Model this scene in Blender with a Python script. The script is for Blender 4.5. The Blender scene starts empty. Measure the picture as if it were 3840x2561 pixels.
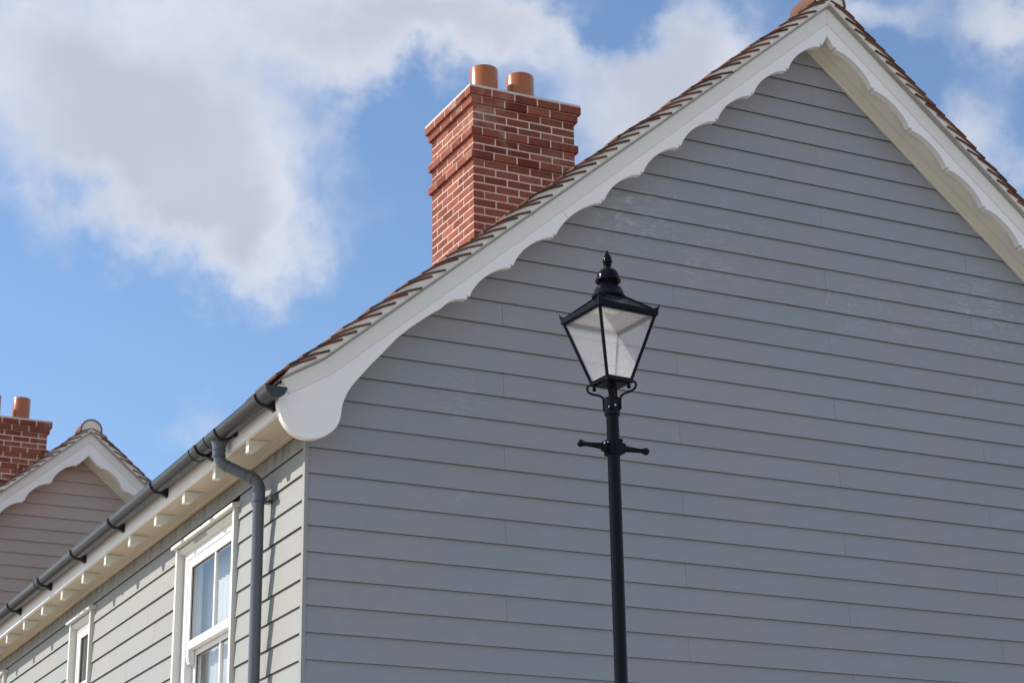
import bpy, math, random
from mathutils import Vector, Matrix
random.seed(7)
S = bpy.context.scene
R = math.radians

# ------------------------------------------------------------------ camera
cam_d = bpy.data.cameras.new("camera")
cam = bpy.data.objects.new("camera", cam_d)
S.collection.objects.link(cam)
YAW, PIT, ROL = 0.459389, 0.338982, -0.015794
fw = Vector((math.sin(YAW) * math.cos(PIT), math.cos(YAW) * math.cos(PIT), math.sin(PIT)))
rt = fw.cross(Vector((0, 0, 1))).normalized()
up = rt.cross(fw)
r2 = rt * math.cos(ROL) + up * math.sin(ROL)
u2 = up * math.cos(ROL) - rt * math.sin(ROL)
M = Matrix((r2, u2, -fw)).transposed().to_4x4()
M.translation = Vector((-3.76812, -10.258632, -2.328848))
cam.matrix_world = M
cam_d.sensor_width = 36
cam_d.lens = 7550.577 / 3840 * 36
cam_d.clip_start = 0.1
cam_d.clip_end = 5000
cam_d.dof.use_dof = True
cam_d.dof.focus_distance = 11.6
cam_d.dof.aperture_fstop = 5.6
S.camera = cam

# ------------------------------------------------------------------ light
SUN = Vector((-0.19, 0.12, 0.165)).normalized()
sun_el = math.asin(SUN.z)
sun_az = math.atan2(SUN.x, SUN.y)
sd = bpy.data.lights.new("sun", 'SUN')
sd.energy = 4.7
sd.angle = R(0.5)
sd.color = (1.0, 0.93, 0.82)
sun = bpy.data.objects.new("sun", sd)
S.collection.objects.link(sun)
sun.rotation_euler = SUN.to_track_quat('Z', 'Y').to_euler()
sun.location = (-20, 10, 20)
S.view_settings.view_transform = 'Standard'
S.view_settings.look = 'None'
S.view_settings.gamma = 1
S.view_settings.exposure = 0.40
SKY_STRENGTH = 0.135

# ------------------------------------------------------------------ node helper
class NT:
    def __init__(s, tree):
        s.t = tree; s.n = tree.nodes; s.l = tree.links
    def new(s, typ, **kw):
        nd = s.n.new(typ)
        for k, v in kw.items():
            setattr(nd, k, v)
        return nd
    def put(s, sock, v):
        if isinstance(v, bpy.types.NodeSocket):
            s.l.new(v, sock)
        elif v is not None:
            sock.default_value = v
    def m(s, op, a, b=None, c=None, clamp=False):
        nd = s.new('ShaderNodeMath', operation=op, use_clamp=clamp)
        s.put(nd.inputs[0], a)
        if b is not None: s.put(nd.inputs[1], b)
        if c is not None: s.put(nd.inputs[2], c)
        return nd.outputs[0]
    def v(s, op, a, b=None):
        nd = s.new('ShaderNodeVectorMath', operation=op)
        s.put(nd.inputs[0], a)
        if b is not None: s.put(nd.inputs[1], b)
        return nd.outputs['Value'] if op in ('DOT_PRODUCT', 'LENGTH', 'DISTANCE') else nd.outputs[0]
    def ramp(s, f, a, b, lo=0.0, hi=1.0, smooth=True):
        nd = s.new('ShaderNodeMapRange', interpolation_type='SMOOTHSTEP' if smooth else 'LINEAR')
        s.put(nd.inputs[0], f)
        nd.inputs[1].default_value = a; nd.inputs[2].default_value = b
        nd.inputs[3].default_value = lo; nd.inputs[4].default_value = hi
        return nd.outputs[0]
    def mix(s, f, a, b, mode='MIX'):
        nd = s.new('ShaderNodeMix', data_type='RGBA', blend_type=mode)
        s.put(nd.inputs[0], f); s.put(nd.inputs[6], a); s.put(nd.inputs[7], b)
        return nd.outputs[2]
    def noise(s, vec, scale, detail=4, rough=0.55, dist=0.0):
        nd = s.new('ShaderNodeTexNoise')
        s.put(nd.inputs['Vector'], vec)
        nd.inputs['Scale'].default_value = scale
        nd.inputs['Detail'].default_value = detail
        nd.inputs['Roughness'].default_value = rough
        nd.inputs['Distortion'].default_value = dist
        return nd.outputs[0]
    def scale(s, vec, xyz):
        return s.v('MULTIPLY', vec, xyz)

# ------------------------------------------------------------------ sky with clouds
W = bpy.data.worlds.new("World")
S.world = W
W.use_nodes = True
W.cycles.sampling_method = 'MANUAL'
W.cycles.sample_map_resolution = 1024
wt = NT(W.node_tree)
wt.n.clear()
tc = wt.new('ShaderNodeTexCoord')
dirv = wt.v('NORMALIZE', tc.outputs['Generated'])
sep = wt.new('ShaderNodeSeparateXYZ'); wt.l.new(dirv, sep.inputs[0])
az = wt.m('ARCTAN2', sep.outputs[0], sep.outputs[1])
el = wt.m('ARCSINE', sep.outputs[2])
n1 = wt.noise(dirv, 9.0, 10, 0.56, 0.2)
n2 = wt.noise(dirv, 30.0, 7, 0.6, 0.3)
wx = wt.m('MULTIPLY', wt.m('SUBTRACT', wt.noise(wt.v('ADD', dirv, (3.1, 1.7, 0)), 16.0, 6, 0.6), 0.5), 0.09)
wy = wt.m('MULTIPLY', wt.m('SUBTRACT', wt.noise(wt.v('ADD', dirv, (-5.3, 2.9, 4)), 16.0, 6, 0.6), 0.5), 0.09)
azw = wt.m('ADD', az, wx)
elw = wt.m('ADD', el, wy)
# where the big cloud banks stand in the sky: azimuth, elevation, radii, tilt, weight
CLOUDS = [(0.2119, 0.4704, 0.1165, 0.0649, 0, 1.0), (0.2856, 0.4336, 0.0715, 0.0433, -25, 1.0), (0.330, 0.388, 0.036, 0.040, 30, 0.85),
          (0.264, 0.4069, 0.0471, 0.026, -20, 0.7), (0.3713, 0.4897, 0.0735, 0.0324, -10, 1.0), (0.4317, 0.4988, 0.064, 0.0190, 0, 0.7),
          (0.5268, 0.45, 0.0504, 0.0433, 0, 0.95), (0.5665, 0.4799, 0.0415, 0.0389, 0, 0.9), (0.473, 0.4941, 0.0491, 0.0238, 0, 0.7),
          (0.731, 0.4814, 0.0464, 0.0216, -20, 1.0), (0.707, 0.43, 0.0262, 0.026, -30, 0.75), (0.6574, 0.4876, 0.0294, 0.0173, 0, 0.7),
          (0.3049, 0.2945, 0.0203, 0.0151, 30, 0.45), (0.7257, 0.3964, 0.0211, 0.0238, 0, 0.6),
          (0.318, 0.366, 0.026, 0.022, 20, 0.55), (0.513, 0.497, 0.022, 0.014, 0, -0.8), (0.405, 0.452, 0.030, 0.020, 20, -0.6), (0.655, 0.462, 0.022, 0.018, 0, -0.5)]
tot = None
for (ca, ce, ra, re, rot, w) in CLOUDS:
    c_, s_ = math.cos(R(rot)), math.sin(R(rot))
    da = wt.m('SUBTRACT', azw, ca); de = wt.m('SUBTRACT', elw, ce)
    p = wt.m('ADD', wt.m('MULTIPLY', da, c_ / ra), wt.m('MULTIPLY', de, s_ / ra))
    q = wt.m('ADD', wt.m('MULTIPLY', da, -s_ / re), wt.m('MULTIPLY', de, c_ / re))
    d2 = wt.m('ADD', wt.m('MULTIPLY', p, p), wt.m('MULTIPLY', q, q))
    g = wt.m('MULTIPLY', wt.m('EXPONENT', wt.m('MULTIPLY', d2, -1.1)), w)
    tot = g if tot is None else wt.m('ADD', tot, g)
tot = wt.m('MINIMUM', tot, 1.5)
# the rest of the sky, out of view: scattered cloud, brightened to lift ambient light
away = wt.ramp(wt.v('DOT_PRODUCT', dirv, tuple(fw)), 0.955, 0.90)
tot = wt.m('ADD', tot, wt.m('MULTIPLY', away, 0.42))
dens = wt.m('ADD', tot, wt.m('ADD', wt.m('MULTIPLY', wt.m('SUBTRACT', n1, 0.5), 1.05), wt.m('MULTIPLY', wt.m('SUBTRACT', n2, 0.5), 0.62)))
cov = wt.ramp(dens, 0.16, 1.15)
thick = wt.ramp(wt.m('ADD', tot, wt.m('MULTIPLY', wt.m('SUBTRACT', wt.noise(dirv, 8.0, 7, 0.55), 0.5), 1.9)), 0.75, 1.6)
lum = wt.noise(wt.v('ADD', dirv, (1, 1, 1)), 14.0, 6, 0.5)
ccol = wt.mix(thick, (0.58, 0.60, 0.66, 1), (0.43, 0.45, 0.515, 1))
ccol = wt.mix(wt.ramp(lum, 0.40, 0.62, 0.0, 0.35), ccol, (0.50, 0.52, 0.58, 1))
ccol = wt.mix(away, ccol, (1.14, 1.12, 1.12, 1))
sky = wt.new('ShaderNodeTexSky', sky_type='NISHITA')
sky.sun_disc = False
sky.sun_elevation = sun_el
sky.sun_rotation = sun_az
sky.altitude = 0; sky.air_density = 1.0; sky.dust_density = 0.2; sky.ozone_density = 3.4
bg1 = wt.new('ShaderNodeBackground'); wt.l.new(sky.outputs[0], bg1.inputs[0]); bg1.inputs[1].default_value = SKY_STRENGTH
bg2 = wt.new('ShaderNodeBackground'); wt.l.new(ccol, bg2.inputs[0]); bg2.inputs[1].default_value = 1.0
mx = wt.new('ShaderNodeMixShader')
wt.l.new(wt.m('MULTIPLY', cov, 0.90), mx.inputs[0]); wt.l.new(bg1.outputs[0], mx.inputs[1]); wt.l.new(bg2.outputs[0], mx.inputs[2])
wo = wt.new('ShaderNodeOutputWorld'); wt.l.new(mx.outputs[0], wo.inputs[0])

# ------------------------------------------------------------------ mesh helper
class MB:
    def __init__(s):
        s.v = []; s.f = []; s.t = []
    def add(s, vs, fs, tint=0.5):
        o = len(s.v); s.v += [tuple(x) for x in vs]
        for f in fs:
            s.f.append([i + o for i in f]); s.t.append(tint)
        return s
    def quad(s, a, b, c, d, tint=0.5):
        return s.add([a, b, c, d], [(0, 1, 2, 3)], tint)
    def box(s, x0, x1, y0, y1, z0, z1, tint=0.5):
        vs = [(x0, y0, z0), (x1, y0, z0), (x1, y1, z0), (x0, y1, z0), (x0, y0, z1), (x1, y0, z1), (x1, y1, z1), (x0, y1, z1)]
        return s.add(vs, [(0, 3, 2, 1), (4, 5, 6, 7), (0, 1, 5, 4), (1, 2, 6, 5), (2, 3, 7, 6), (3, 0, 4, 7)], tint)
    def prism_y(s, poly, y0, y1, tint=0.5, cap0=None):
        """polygon in (x, z), extruded along y"""
        n = len(poly)
        vs = [(a, y0, b) for a, b in poly] + [(a, y1, b) for a, b in poly]
        fs = [list(range(n)), list(range(2 * n - 1, n - 1, -1))] + [(i, i + n, (i + 1) % n + n, (i + 1) % n) for i in range(n)]
        s.add(vs, fs, tint)
        if cap0 is not None: s.t[-len(fs)] = cap0
        return s
    def sweep(s, path, sec, closed=True, n0=None, n1=None, tint=0.5):
        """path of (x, z); section of (d, y): d metres below the path. mitred"""
        m = len(path); k = len(sec)
        segn = []
        for i in range(m - 1):
            dx = path[i + 1][0] - path[i][0]; dz = path[i + 1][1] - path[i][1]
            L = math.hypot(dx, dz)
            n = (dz / L, -dx / L)
            if n[1] > 0: n = (-n[0], -n[1])
            segn.append(n)
        vs = []
        for i in range(m):
            if i == 0: n = n0 or segn[0]
            elif i == m - 1: n = n1 or segn[-1]
            else:
                a, b = segn[i - 1], segn[i]
                q = (a[0] + b[0], a[1] + b[1]); q2 = (q[0] ** 2 + q[1] ** 2) / 2
                n = (q[0] / q2, q[1] / q2)
            for d, y in sec:
                vs.append((path[i][0] + n[0] * d, y, path[i][1] + n[1] * d))
        fs = []
        for i in range(m - 1):
            for j in range(k if closed else k - 1):
                a = i * k + j; b = i * k + (j + 1) % k
                fs.append((a, b, b + k, a + k))
        if closed:
            fs.append(list(range(k))); fs.append([(m - 1) * k + j for j in range(k - 1, -1, -1)])
        return s.add(vs, fs, tint)
    def lathe(s, prof, seg=32, cx=0, cy=0, cz=0, tint=0.5, rot=0.0, sq=False):
        """profile of (r, z) round the z axis"""
        vs = []; fs = []
        for r, z in prof:
            for i in range(seg):
                a = rot + 2 * math.pi * i / seg
                vs.append((cx + r * math.cos(a), cy + r * math.sin(a), cz + z))
        for j in range(len(prof) - 1):
            for i in range(seg):
                a = j * seg + i; b = j * seg + (i + 1) % seg
                fs.append((a, b, b + seg, a + seg))
        fs.append(list(range(seg - 1, -1, -1))); fs.append([(len(prof) - 1) * seg + i for i in range(seg)])
        return s.add(vs, fs, tint)
    def tube(s, pts, rads, seg=20, tint=0.5, cap=True):
        pts = [Vector(p) for p in pts]
        if not isinstance(rads, (list, tuple)): rads = [rads] * len(pts)
        vs = []; fs = []; n = None
        for i, p in enumerate(pts):
            a = pts[max(i - 1, 0)]; b = pts[min(i + 1, len(pts) - 1)]
            t = (b - a).normalized()
            if n is None:
                n = t.orthogonal().normalized()
            else:
                n = (n - t * n.dot(t)).normalized()
            bt = t.cross(n)
            for k in range(seg):
                an = 2 * math.pi * k / seg
                vs.append(p + (n * math.cos(an) + bt * math.sin(an)) * rads[i])
        for j in range(len(pts) - 1):
            for i in range(seg):
                a = j * seg + i; b = j * seg + (i + 1) % seg
                fs.append((a, b, b + seg, a + seg))
        if cap:
            fs.append(list(range(seg - 1, -1, -1))); fs.append([(len(pts) - 1) * seg + i for i in range(seg)])
        return s.add(vs, fs, tint)
    def ball(s, c, r, seg=20, rings=12, tint=0.5):
        prof = [(max(1e-4, r * math.sin(math.pi * i / rings)), -r * math.cos(math.pi * i / rings)) for i in range(rings + 1)]
        return s.lathe(prof, seg, c[0], c[1], c[2], tint)
    def build(s, name, mat, parent=None, smooth=None, bevel=0.0):
        me = bpy.data.meshes.new(name)
        me.from_pydata([tuple(v) for v in s.v], [], s.f)
        me.update()
        at = me.attributes.new("tint", 'FLOAT', 'FACE')
        at.data.foreach_set('value', s.t)
        me.materials.append(mat)
        import bmesh
        bm = bmesh.new(); bm.from_mesh(me)
        bmesh.ops.recalc_face_normals(bm, faces=bm.faces)
        if smooth:
            for f in bm.faces: f.smooth = True
            for e in bm.edges:
                if len(e.link_faces) == 2 and e.calc_face_angle(0) > R(smooth): e.smooth = False
        bm.to_mesh(me); bm.free()
        o = bpy.data.objects.new(name, me)
        S.collection.objects.link(o)
        if parent: o.parent = parent
        if bevel:
            b = o.modifiers.new("bevel", 'BEVEL'); b.width = bevel; b.segments = 2; b.limit_method = 'ANGLE'; b.angle_limit = R(40)
        return o

def thing(name, label, cat, loc=(0, 0, 0), group=None):
    o = bpy.data.objects.new(name, None)
    S.collection.objects.link(o)
    o.location = loc
    o['label'] = label; o['category'] = cat
    if group: o['group'] = group
    return o

# ------------------------------------------------------------------ materials
def material(name, col, rough=0.5, spec=0.5, metal=0.0):
    m = bpy.data.materials.new(name); m.use_nodes = True
    t = NT(m.node_tree)
    b = t.n['Principled BSDF']
    b.inputs['Base Color'].default_value = (*col, 1)
    b.inputs['Roughness'].default_value = rough
    b.inputs['Specular IOR Level'].default_value = spec
    b.inputs['Metallic'].default_value = metal
    return m, t, b
def bump(t, b, h, strength=0.3, dist=0.002):
    n = t.new('ShaderNodeBump'); n.inputs['Strength'].default_value = strength; n.inputs['Distance'].default_value = dist
    t.put(n.inputs['Height'], h); t.l.new(n.outputs[0], b.inputs['Normal'])
def geo(t): return t.new('ShaderNodeTexCoord').outputs['Object']
def tint(t):
    a = t.new('ShaderNodeAttribute', attribute_name='tint'); return a.outputs['Fac']
def vary(t, f, col, lo, hi):
    """col scaled between lo and hi by factor f"""
    return t.mix(f, tuple(x * lo for x in col) + (1,), tuple(x * hi for x in col) + (1,))

def plank_paint(name, col, along, scuffs=(), stain=False):
    m, t, b = material(name, col, 0.62, 0.35)
    p = geo(t)
    st = (1.2, 1.2, 34.0)
    g1 = t.noise(t.scale(p, st), 3.2, 7, 0.65, 1.2)
    g2 = t.noise(t.scale(p, st), 11.0, 4, 0.6, 0.6)
    broad = t.noise(t.scale(p, (1, 1, 1.6)), 1.1, 4, 0.55)
    tn = tint(t)
    f = t.m('ADD', t.m('MULTIPLY', t.m('SUBTRACT', broad, 0.5), 0.30), t.m('MULTIPLY', t.m('SUBTRACT', tn, 0.5), 0.10))
    f = t.m('ADD', f, t.m('MULTIPLY', t.m('SUBTRACT', g1, 0.5), 0.10))
    f = t.m('ADD', f, 0.5, clamp=True)
    c = vary(t, f, col, 0.80, 1.20)
    lap_shade = t.ramp(tn, -0.02, -0.5)
    hue = t.noise(p, 0.9, 3, 0.5)
    c = t.mix(t.ramp(hue, 0.38, 0.62), t.mix(1.0, c, (1.02, 0.995, 0.985, 1), 'MULTIPLY'), t.mix(1.0, c, (0.96, 1.005, 1.02, 1), 'MULTIPLY'))
    # chalky scuffs and pale rub marks left on the boards
    msk = None
    for (cx, cy, cz, rad, am) in scuffs:
        d = t.v('DISTANCE', t.scale(p, (1, 1, 1.7)), (cx, cy, cz * 1.7))
        g = t.m('MULTIPLY', t.ramp(d, rad, 0.0), am)
        msk = g if msk is None else t.m('MAXIMUM', msk, g)
    s1 = t.noise(t.scale(p, (3, 3, 16)), 2.4, 6, 0.66, 1.8)
    s2 = t.noise(t.scale(p, (2.5, 2.5, 4)), 2.5, 6, 0.62, 0.9)
    s3 = t.noise(t.scale(p, (30, 30, 7)), 1.6, 5, 0.7, 0.4)
    sc = t.m('MAXIMUM', t.ramp(s1, 0.51, 0.68), t.m('MAXIMUM', t.ramp(s2, 0.55, 0.70), t.ramp(s3, 0.58, 0.72)))
    if msk is not None:
        c = t.mix(t.m('MULTIPLY', sc, t.m('ADD', msk, 0.035), clamp=True), c, (0.62, 0.63, 0.64, 1))
    else:
        c = t.mix(t.m('MULTIPLY', sc, 0.04), c, (0.62, 0.63, 0.62, 1))
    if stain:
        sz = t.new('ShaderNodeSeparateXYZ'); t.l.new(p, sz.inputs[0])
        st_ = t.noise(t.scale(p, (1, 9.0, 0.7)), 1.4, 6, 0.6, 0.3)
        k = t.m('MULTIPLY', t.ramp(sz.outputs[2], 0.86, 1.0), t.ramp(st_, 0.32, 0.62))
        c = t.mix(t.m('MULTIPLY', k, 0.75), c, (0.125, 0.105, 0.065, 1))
    c = t.mix(lap_shade, c, (0.055, 0.047, 0.038, 1))  # shadow line under each lap, put into the colour of negative-tint faces
    t.l.new(c, b.inputs['Base Color'])
    t.put(b.inputs['Roughness'], t.m('ADD', 0.5, t.m('MULTIPLY', g2, 0.25)))
    bump(t, b, t.m('ADD', g1, t.m('MULTIPLY', g2, 0.5)), 0.55, 0.0022)
    return m
GRABLE_SC = [(2.15, 0, 2.66, 0.70, 0.36), (2.75, 0, 2.5, 0.8, 0.18), (4.95, 0, 2.45, 0.8, 0.34), (0.95, 0, 1.3, 0.35, 0.22), (3.9, 0, 2.3, 0.6, 0.22), (3.3, 0, 3.5, 0.4, 0.12), (1.0, 0, 0.7, 0.3, 0.14), (0.12, 0, -0.3, 0.12, 0.4)]
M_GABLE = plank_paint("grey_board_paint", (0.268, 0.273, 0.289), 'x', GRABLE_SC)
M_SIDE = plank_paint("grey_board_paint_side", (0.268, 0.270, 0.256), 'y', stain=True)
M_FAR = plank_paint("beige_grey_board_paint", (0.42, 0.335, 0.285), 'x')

def white_pvc(name, col, rough=0.4):
    m, t, b = material(name, col, rough, 0.4)
    p = geo(t)
    n = t.noise(t.scale(p, (1, 1, 1.5)), 3.0, 6, 0.6)
    d = t.noise(p, 22.0, 5, 0.7)
    c = vary(t, n, col, 0.93, 1.05)
    c = t.mix(t.ramp(d, 0.60, 0.80, 0, 0.14), c, (col[0] * 0.62, col[1] * 0.56, col[2] * 0.46, 1))
    t.l.new(c, b.inputs['Base Color'])
    t.put(b.inputs['Roughness'], t.m('ADD', rough - 0.08, t.m('MULTIPLY', n, 0.2)))
    return m
M_WHITE = white_pvc("white_painted_board", (0.80, 0.768, 0.740))
M_MOULD = white_pvc("off_white_moulding", (0.70, 0.68, 0.63))
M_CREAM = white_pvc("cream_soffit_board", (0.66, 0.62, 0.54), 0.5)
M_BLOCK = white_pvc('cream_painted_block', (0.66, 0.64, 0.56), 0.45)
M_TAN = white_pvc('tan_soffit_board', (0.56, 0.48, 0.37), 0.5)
M_FRAME = white_pvc("white_window_plastic", (0.76, 0.755, 0.73), 0.3)
M_CASING = white_pvc("cream_window_casing", (0.63, 0.62, 0.57), 0.45)

def gutter_mat(nm='dark_grey_plastic', base=(0.034, 0.037, 0.043), spec=0.16):
    m, t, b = material(nm, base, 0.2, spec)
    p = geo(t)
    n = t.noise(t.scale(p, (3, 3, 3)), 4.0, 8, 0.7, 0.8)
    n2 = t.noise(t.scale(p, (4, 2, 4)), 6.0, 7, 0.75, 0.6)
    f = t.m('MAXIMUM', t.ramp(n, 0.5, 0.75), t.ramp(n2, 0.58, 0.8))
    t.l.new(t.mix(t.m('MULTIPLY', f, 0.11), base + (1,), (0.17, 0.17, 0.165, 1)), b.inputs['Base Color'])
    t.put(b.inputs['Roughness'], t.m('ADD', 0.20, t.m('MULTIPLY', f, 0.2)))
    return m
M_GUTTER = gutter_mat()
M_PIPE = gutter_mat('mid_grey_plastic', (0.095, 0.102, 0.116), 0.4)
M_BRACKET, _, _ = material("black_plastic", (0.02, 0.021, 0.024), 0.45)

def mortar_mat(name, col):
    m, t, b = material(name, col, 0.9, 0.2)
    p = geo(t)
    n = t.noise(p, 9.0, 8, 0.7); n2 = t.noise(p, 90.0, 4, 0.6)
    c = vary(t, n, col, 0.72, 1.22)
    c = t.mix(t.ramp(n2, 0.6, 0.75, 0, 0.35), c, tuple(x * 0.55 for x in col) + (1,))
    t.l.new(c, b.inputs['Base Color'])
    bump(t, b, t.m('ADD', n, n2), 0.5, 0.004)
    return m
M_VERGE = mortar_mat("verge_mortar", (0.72, 0.67, 0.60))
M_JOINT = mortar_mat("brick_joint_mortar", (0.74, 0.62, 0.51))
M_FLAUNCH = mortar_mat("pale_mortar", (0.56, 0.52, 0.46))
M_BOARD = mortar_mat("cement_board", (0.36, 0.345, 0.32))

def clay(name, a, bcol, rough=0.85, spot=0.3, dark=(0.03, 0.02, 0.018), bloom=0.0):
    m, t, b = material(name, a, rough, 0.12)
    p = geo(t); tn = tint(t)
    n = t.noise(p, 14.0, 7, 0.7); n2 = t.noise(p, 70.0, 5, 0.65)
    c = t.mix(t.m('ABSOLUTE', tn), a + (1,), bcol + (1,))
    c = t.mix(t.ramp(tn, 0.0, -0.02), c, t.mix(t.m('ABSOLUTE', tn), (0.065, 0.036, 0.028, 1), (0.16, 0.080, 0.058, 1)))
    c = t.mix(1.0, c, t.mix(n, (0.72, 0.72, 0.72, 1), (1.25, 1.25, 1.25, 1)), 'MULTIPLY')
    c = t.mix(t.ramp(n2, 0.55, 0.78, 0, spot), c, dark + (1,))
    t.l.new(c, b.inputs['Base Color'])
    if bloom:
        bl_ = t.noise(p, 2.6, 6, 0.65, 0.8)
        c2 = t.mix(t.ramp(bl_, 0.52, 0.74, 0, bloom), c, (0.50, 0.36, 0.31, 1))
        st2 = t.noise(t.scale(p, (5, 5, 1)), 1.8, 5, 0.6)
        c2 = t.mix(t.ramp(st2, 0.55, 0.75, 0, 0.45), c2, (0.07, 0.035, 0.03, 1))
        t.l.new(c2, b.inputs['Base Color'])
    bump(t, b, t.m('ADD', n, n2), 0.5, 0.003)
    return m
M_TILE = clay("clay_roof_tile", (0.15, 0.068, 0.046), (0.29, 0.135, 0.088), 0.85, 0.6)
M_RIDGE = clay('brown_ridge_clay', (0.10, 0.055, 0.040), (0.17, 0.085, 0.060), 0.85, 0.7)
M_BRICK = clay("red_brick", (0.140, 0.033, 0.023), (0.30, 0.100, 0.066), 0.85, 0.10, (0.5, 0.3, 0.25), 0.38)
def pot_mat():
    m, t, b = material("glazed_terracotta", (0.33, 0.10, 0.028), 0.22, 0.5)
    p = geo(t); n = t.noise(t.scale(p, (4, 4, 1)), 5.0, 5, 0.6)
    t.l.new(vary(t, n, (0.33, 0.10, 0.028), 0.8, 1.2), b.inputs['Base Color'])
    return m
M_POT = pot_mat()
def black_paint():
    m, t, b = material("gloss_black_paint", (0.006, 0.007, 0.010), 0.13, 0.09)
    p = geo(t); n = t.noise(p, 60.0, 4, 0.6); n2 = t.noise(t.scale(p, (1, 1, 0.6)), 130.0, 3, 0.6); d = t.noise(p, 24.0, 8, 0.75)
    t.l.new(t.mix(t.ramp(d, 0.68, 0.84, 0, 0.25), (0.006, 0.007, 0.010, 1), (0.07, 0.07, 0.07, 1)), b.inputs['Base Color'])
    t.put(b.inputs['Roughness'], t.ramp(d, 0.5, 0.8, 0.12, 0.35))
    bump(t, b, t.m('ADD', n, n2), 0.14, 0.0008)
    return m
M_BLACK = black_paint()
M_INT, _, _ = material("dark_room", (0.10, 0.095, 0.09), 0.9)
M_DARK, _, _ = material("dark_gap", (0.015, 0.015, 0.014), 0.9)
M_SEAL, _, _ = material("black_rubber_seal", (0.02, 0.02, 0.02), 0.6)
def cloth():
    m, t, b = material("curtain_cloth", (0.62, 0.58, 0.50), 0.9)
    p = geo(t); n = t.noise(t.scale(p, (6, 6, 0.4)), 3, 4, 0.5)
    t.l.new(vary(t, n, (0.62, 0.58, 0.50), 0.8, 1.1), b.inputs['Base Color'])
    return m
M_CLOTH = cloth()
M_NET, _, _ = material('white_net', (0.50, 0.51, 0.52), 0.9)
def pane_glass():
    m = bpy.data.materials.new("window_glass"); m.use_nodes = True
    t = NT(m.node_tree); t.n.clear()
    lw = t.new('ShaderNodeLayerWeight'); lw.inputs['Blend'].default_value = 0.5
    fr = t.m('ADD', 0.15, t.m('MULTIPLY', 0.85, t.m('POWER', lw.outputs['Facing'], 5.0)))
    tr = t.new('ShaderNodeBsdfTransparent'); tr.inputs[0].default_value = (0.93, 0.95, 0.95, 1)
    gl = t.new('ShaderNodeBsdfGlossy'); gl.inputs['Roughness'].default_value = 0.01
    n = t.new('ShaderNodeBump'); n.inputs['Strength'].default_value = 0.05; n.inputs['Distance'].default_value = 0.02
    t.l.new(t.noise(geo(t), 1.8, 1, 0.5), n.inputs['Height']); t.l.new(n.outputs[0], gl.inputs['Normal'])
    mx = t.new('ShaderNodeMixShader'); t.l.new(fr, mx.inputs[0]); t.l.new(tr.outputs[0], mx.inputs[1]); t.l.new(gl.outputs[0], mx.inputs[2])
    o = t.new('ShaderNodeOutputMaterial'); t.l.new(mx.outputs[0], o.inputs[0])
    return m
M_GLASS = pane_glass()
def lamp_glass():
    m = bpy.data.materials.new("hazy_lantern_pane"); m.use_nodes = True
    t = NT(m.node_tree); t.n.clear()
    tr = t.new('ShaderNodeBsdfTransparent'); tr.inputs[0].default_value = (0.96, 0.96, 0.98, 1)
    df = t.new('ShaderNodeBsdfDiffuse'); df.inputs[0].default_value = (0.88, 0.88, 0.92, 1)
    tl = t.new('ShaderNodeBsdfTranslucent'); tl.inputs[0].default_value = (0.97, 0.97, 1.0, 1)
    ad = t.new('ShaderNodeMixShader'); ad.inputs[0].default_value = 0.8; t.l.new(df.outputs[0], ad.inputs[1]); t.l.new(tl.outputs[0], ad.inputs[2])
    p = geo(t)
    hz = t.ramp(t.noise(p, 6.0, 7, 0.7), 0.25, 0.8, 0.24, 0.32)
    sp = t.ramp(t.noise(p, 150.0, 2, 0.5), 0.66, 0.74, 0, 0.25)
    m1 = t.new('ShaderNodeMixShader'); t.l.new(t.m('ADD', hz, sp), m1.inputs[0]); t.l.new(tr.outputs[0], m1.inputs[1]); t.l.new(ad.outputs[0], m1.inputs[2])
    gl = t.new('ShaderNodeBsdfGlossy'); gl.inputs['Roughness'].default_value = 0.03
    lw = t.new('ShaderNodeLayerWeight'); lw.inputs['Blend'].default_value = 0.5
    fr = t.m('ADD', 0.06, t.m('MULTIPLY', 0.9, t.m('POWER', lw.outputs['Facing'], 5.0)))
    m2 = t.new('ShaderNodeMixShader'); t.l.new(fr, m2.inputs[0]); t.l.new(m1.outputs[0], m2.inputs[1]); t.l.new(gl.outputs[0], m2.inputs[2])
    o = t.new('ShaderNodeOutputMaterial'); t.l.new(m2.outputs[0], o.inputs[0])
    return m
M_LGLASS = lamp_glass()
def opal():
    m = bpy.data.materials.new("opal_ceiling_plate"); m.use_nodes = True
    t = NT(m.node_tree); t.n.clear()
    df = t.new('ShaderNodeBsdfDiffuse'); df.inputs[0].default_value = (0.88, 0.86, 0.80, 1)
    tl = t.new('ShaderNodeBsdfTranslucent'); tl.inputs[0].default_value = (0.90, 0.86, 0.76, 1)
    m1 = t.new('ShaderNodeMixShader'); m1.inputs[0].default_value = 0.5; t.l.new(df.outputs[0], m1.inputs[1]); t.l.new(tl.outputs[0], m1.inputs[2])
    o = t.new('ShaderNodeOutputMaterial'); t.l.new(m1.outputs[0], o.inputs[0])
    return m
M_OPAL = opal()
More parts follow.
